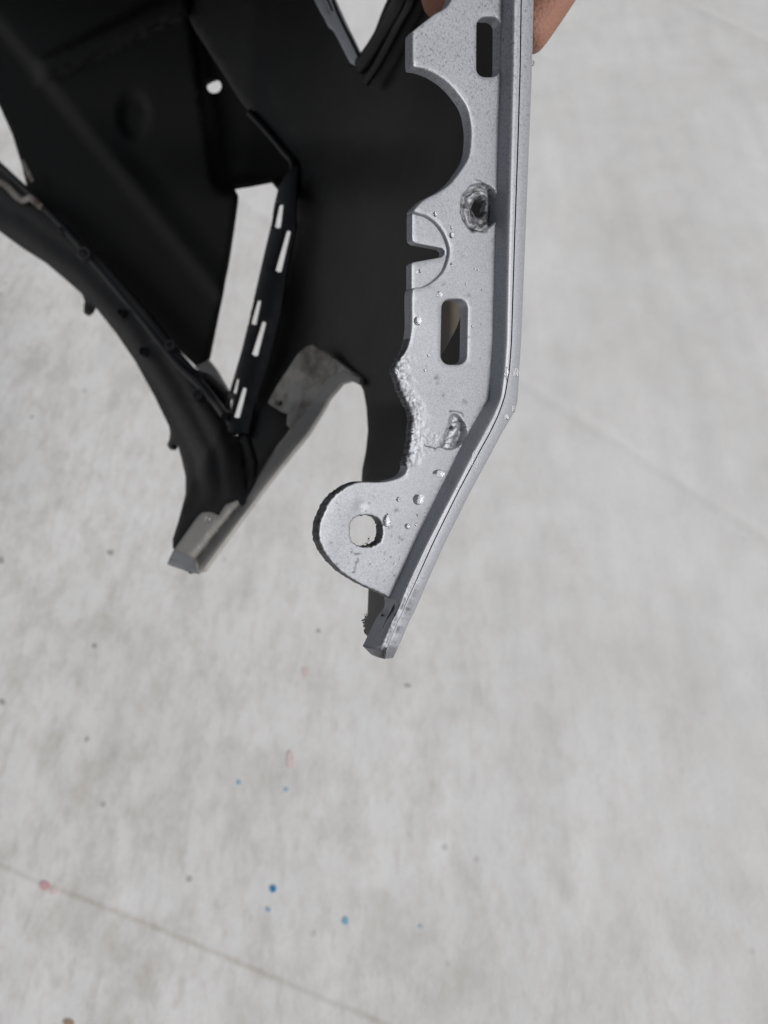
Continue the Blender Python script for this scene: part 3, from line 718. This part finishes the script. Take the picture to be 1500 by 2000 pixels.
c = mixc(nt, ramp(nt, fine.outputs[0], [(.54, 0.0), (.72, .22)]).outputs[0], c, (.46, .45, .43))
c = mixc(nt, ramp(nt, st1.outputs[0], [(.28, .35), (.42, 0.0)]).outputs[0], c, (.72, .72, .73))
vo = N(nt, 'ShaderNodeTexVoronoi'); vo.inputs['Scale'].default_value = 22; L(nt, tcn, vo.inputs['Vector'])
vs = N(nt, 'ShaderNodeSeparateColor'); L(nt, vo.outputs['Color'], vs.inputs[0])
spk = math_n(nt, 'MULTIPLY', ramp(nt, vo.outputs['Distance'], [(.05, 1.0), (.13, 0.0)]).outputs[0], ramp(nt, vs.outputs[0], [(.80, 0.0), (.92, .75)]).outputs[0])
c = mixc(nt, math_n(nt, 'MULTIPLY', spk, left_m), c, (.16, .15, .14))
wob = noise_node(nt, 5, 3, .5, tcn)
for (a, b_, h, w), dark, col in zip(seams, (.18, .38, .12), ((.40, .40, .40), (.33, .29, .23), (.4, .4, .4))):
    t = (b_ - a)[:2]; t /= np.linalg.norm(t); n2 = np.array([-t[1], t[0]]); c0 = -(a[0] * n2[0] + a[1] * n2[1])
    e = math_n(nt, 'ADD', math_n(nt, 'MULTIPLY', sx.outputs[0], float(n2[0])), math_n(nt, 'MULTIPLY', sx.outputs[1], float(n2[1])))
    e = math_n(nt, 'ADD', e, math_n(nt, 'ADD', float(c0) - .006, math_n(nt, 'MULTIPLY', wob.outputs[0], .012)))
    e = math_n(nt, 'ABSOLUTE', e)
    k = ramp(nt, math_n(nt, 'DIVIDE', e, w * .9), [(.15, dark), (1.0, 0.0)]).outputs[0]
    c = mixc(nt, math_n(nt, 'MULTIPLY', k, ramp(nt, mid_.outputs[0], [(.3, .4), (.6, 1.0)]).outputs[0]), c, col)
L(nt, c, b.inputs['Base Color']); b.inputs['Roughness'].default_value = .62; b.inputs['Specular IOR Level'].default_value = .25
bp = N(nt, 'ShaderNodeBump'); bp.inputs['Strength'].default_value = .4; bp.inputs['Distance'].default_value = .001
L(nt, math_n(nt, 'ADD', st1.outputs[0], math_n(nt, 'ADD', fine.outputs[0], weave.outputs[0])), bp.inputs['Height']); L(nt, bp.outputs[0], b.inputs['Normal'])
M_TARP = m
ground = mesh_obj('ground', np.stack([GX, GY, Z], -1), Fg, [M_TARP], sharp=None)
ground['kind'] = 'structure'; ground['label'] = 'worn dirty white tarpaulin lying flat with fold lines and paint specks'
# paint specks, thin dried blobs
def paint(name, col):
    m, nt, b = new_mat(name); tc = N(nt, 'ShaderNodeTexCoord').outputs['Object']; n_ = noise_node(nt, 250, 3, .6, tc)
    L(nt, mixc(nt, n_.outputs[0], tuple(x * .8 for x in col), tuple(min(1, x * 1.2) for x in col)), b.inputs['Base Color']); b.inputs['Roughness'].default_value = .5; return m
PB = paint('paint_blue', (.02, .20, .42)); PB2 = paint('paint_pale_blue', (.22, .42, .56)); PR = paint('paint_red', (.58, .36, .38)); PK = paint('paint_pink', (.66, .56, .56)); PD = paint('dark_speck', (.36, .36, .355)); PBR = paint('brown_speck', (.34, .25, .19))
for i, (x, y, rx, ry, mt, lab) in enumerate([(533, 1736, 7.5, 9, PB, 'blue paint spot'), (525, 1777, 5, 6, PB2, 'blue paint spot'), (676, 1798, 7, 10, PB2, 'blue paint spot'), (823, 1810, 5, 6, paint('paint_faint_blue', (.42, .52, .60)), 'pale blue paint spot'),
    (90, 1730, 11, 10, PR, 'red paint spot'), (108, 1740, 8, 6, PK, 'pink paint spot'), (567, 1486, 7, 16, PK, 'pink paint spot'), (597, 1312, 8, 12, paint('paint_faint_pink', (.60, .53, .52)), 'faint pink paint spot'), (466, 1528, 5, 5, PB2, 'pale blue paint spot'), (560, 1542, 5, 5, PB2, 'pale blue paint spot'),
(185, 1262, 6, 6, PD, 'dark speck'), (5, 1370, 7, 8, PD, 'dark speck'), (797, 1338, 9, 4, PD, 'dark speck'), (623, 1232, 5, 5, PD, 'dark speck'), 
    (135, 1997, 12, 8, PBR, 'brown speck'), (4, 1095, 8, 8, PD, 'dark speck'), (216, 1080, 8, 6, PD, 'dark speck'), ]):
    c0 = ground_hit(x, y); k = 14; Vs = []
    ex = ground_hit(x + rx, y) - c0; ey = ground_hit(x, y - ry) - c0
    i0 = int(np.argmin(np.abs(xs - c0[0]))); j0 = int(np.argmin(np.abs(ys - c0[1]))); z0 = float(Z.reshape(ny, nx)[max(0, j0 - 1):j0 + 2, max(0, i0 - 1):i0 + 2].max()) + .0006
    for q in range(k):
        a = 2 * math.pi * q / k; w = 1 + .5 * nz(math.cos(a) * 5, math.sin(a) * 5, 6, i); v = c0 + (ex * math.cos(a) + ey * math.sin(a)) * w * (1.3 if mt is PK else 1) * .85; Vs.append((v[0], v[1], z0))
    low = [(v[0], v[1], z0 - .0022) for v in Vs]
    Fs = [tuple(range(k))] + [(q, k + q, k + (q + 1) % k, (q + 1) % k) for q in range(k)]
    o = mesh_obj('paint_spot' if 'paint' in lab else 'speck', Vs + low, Fs, [mt], ground, smooth=False); o['label'] = lab + ' on the tarpaulin'
print('tris', sum(len(o.data.polygons) for o in C.objects if o.type == 'MESH'))
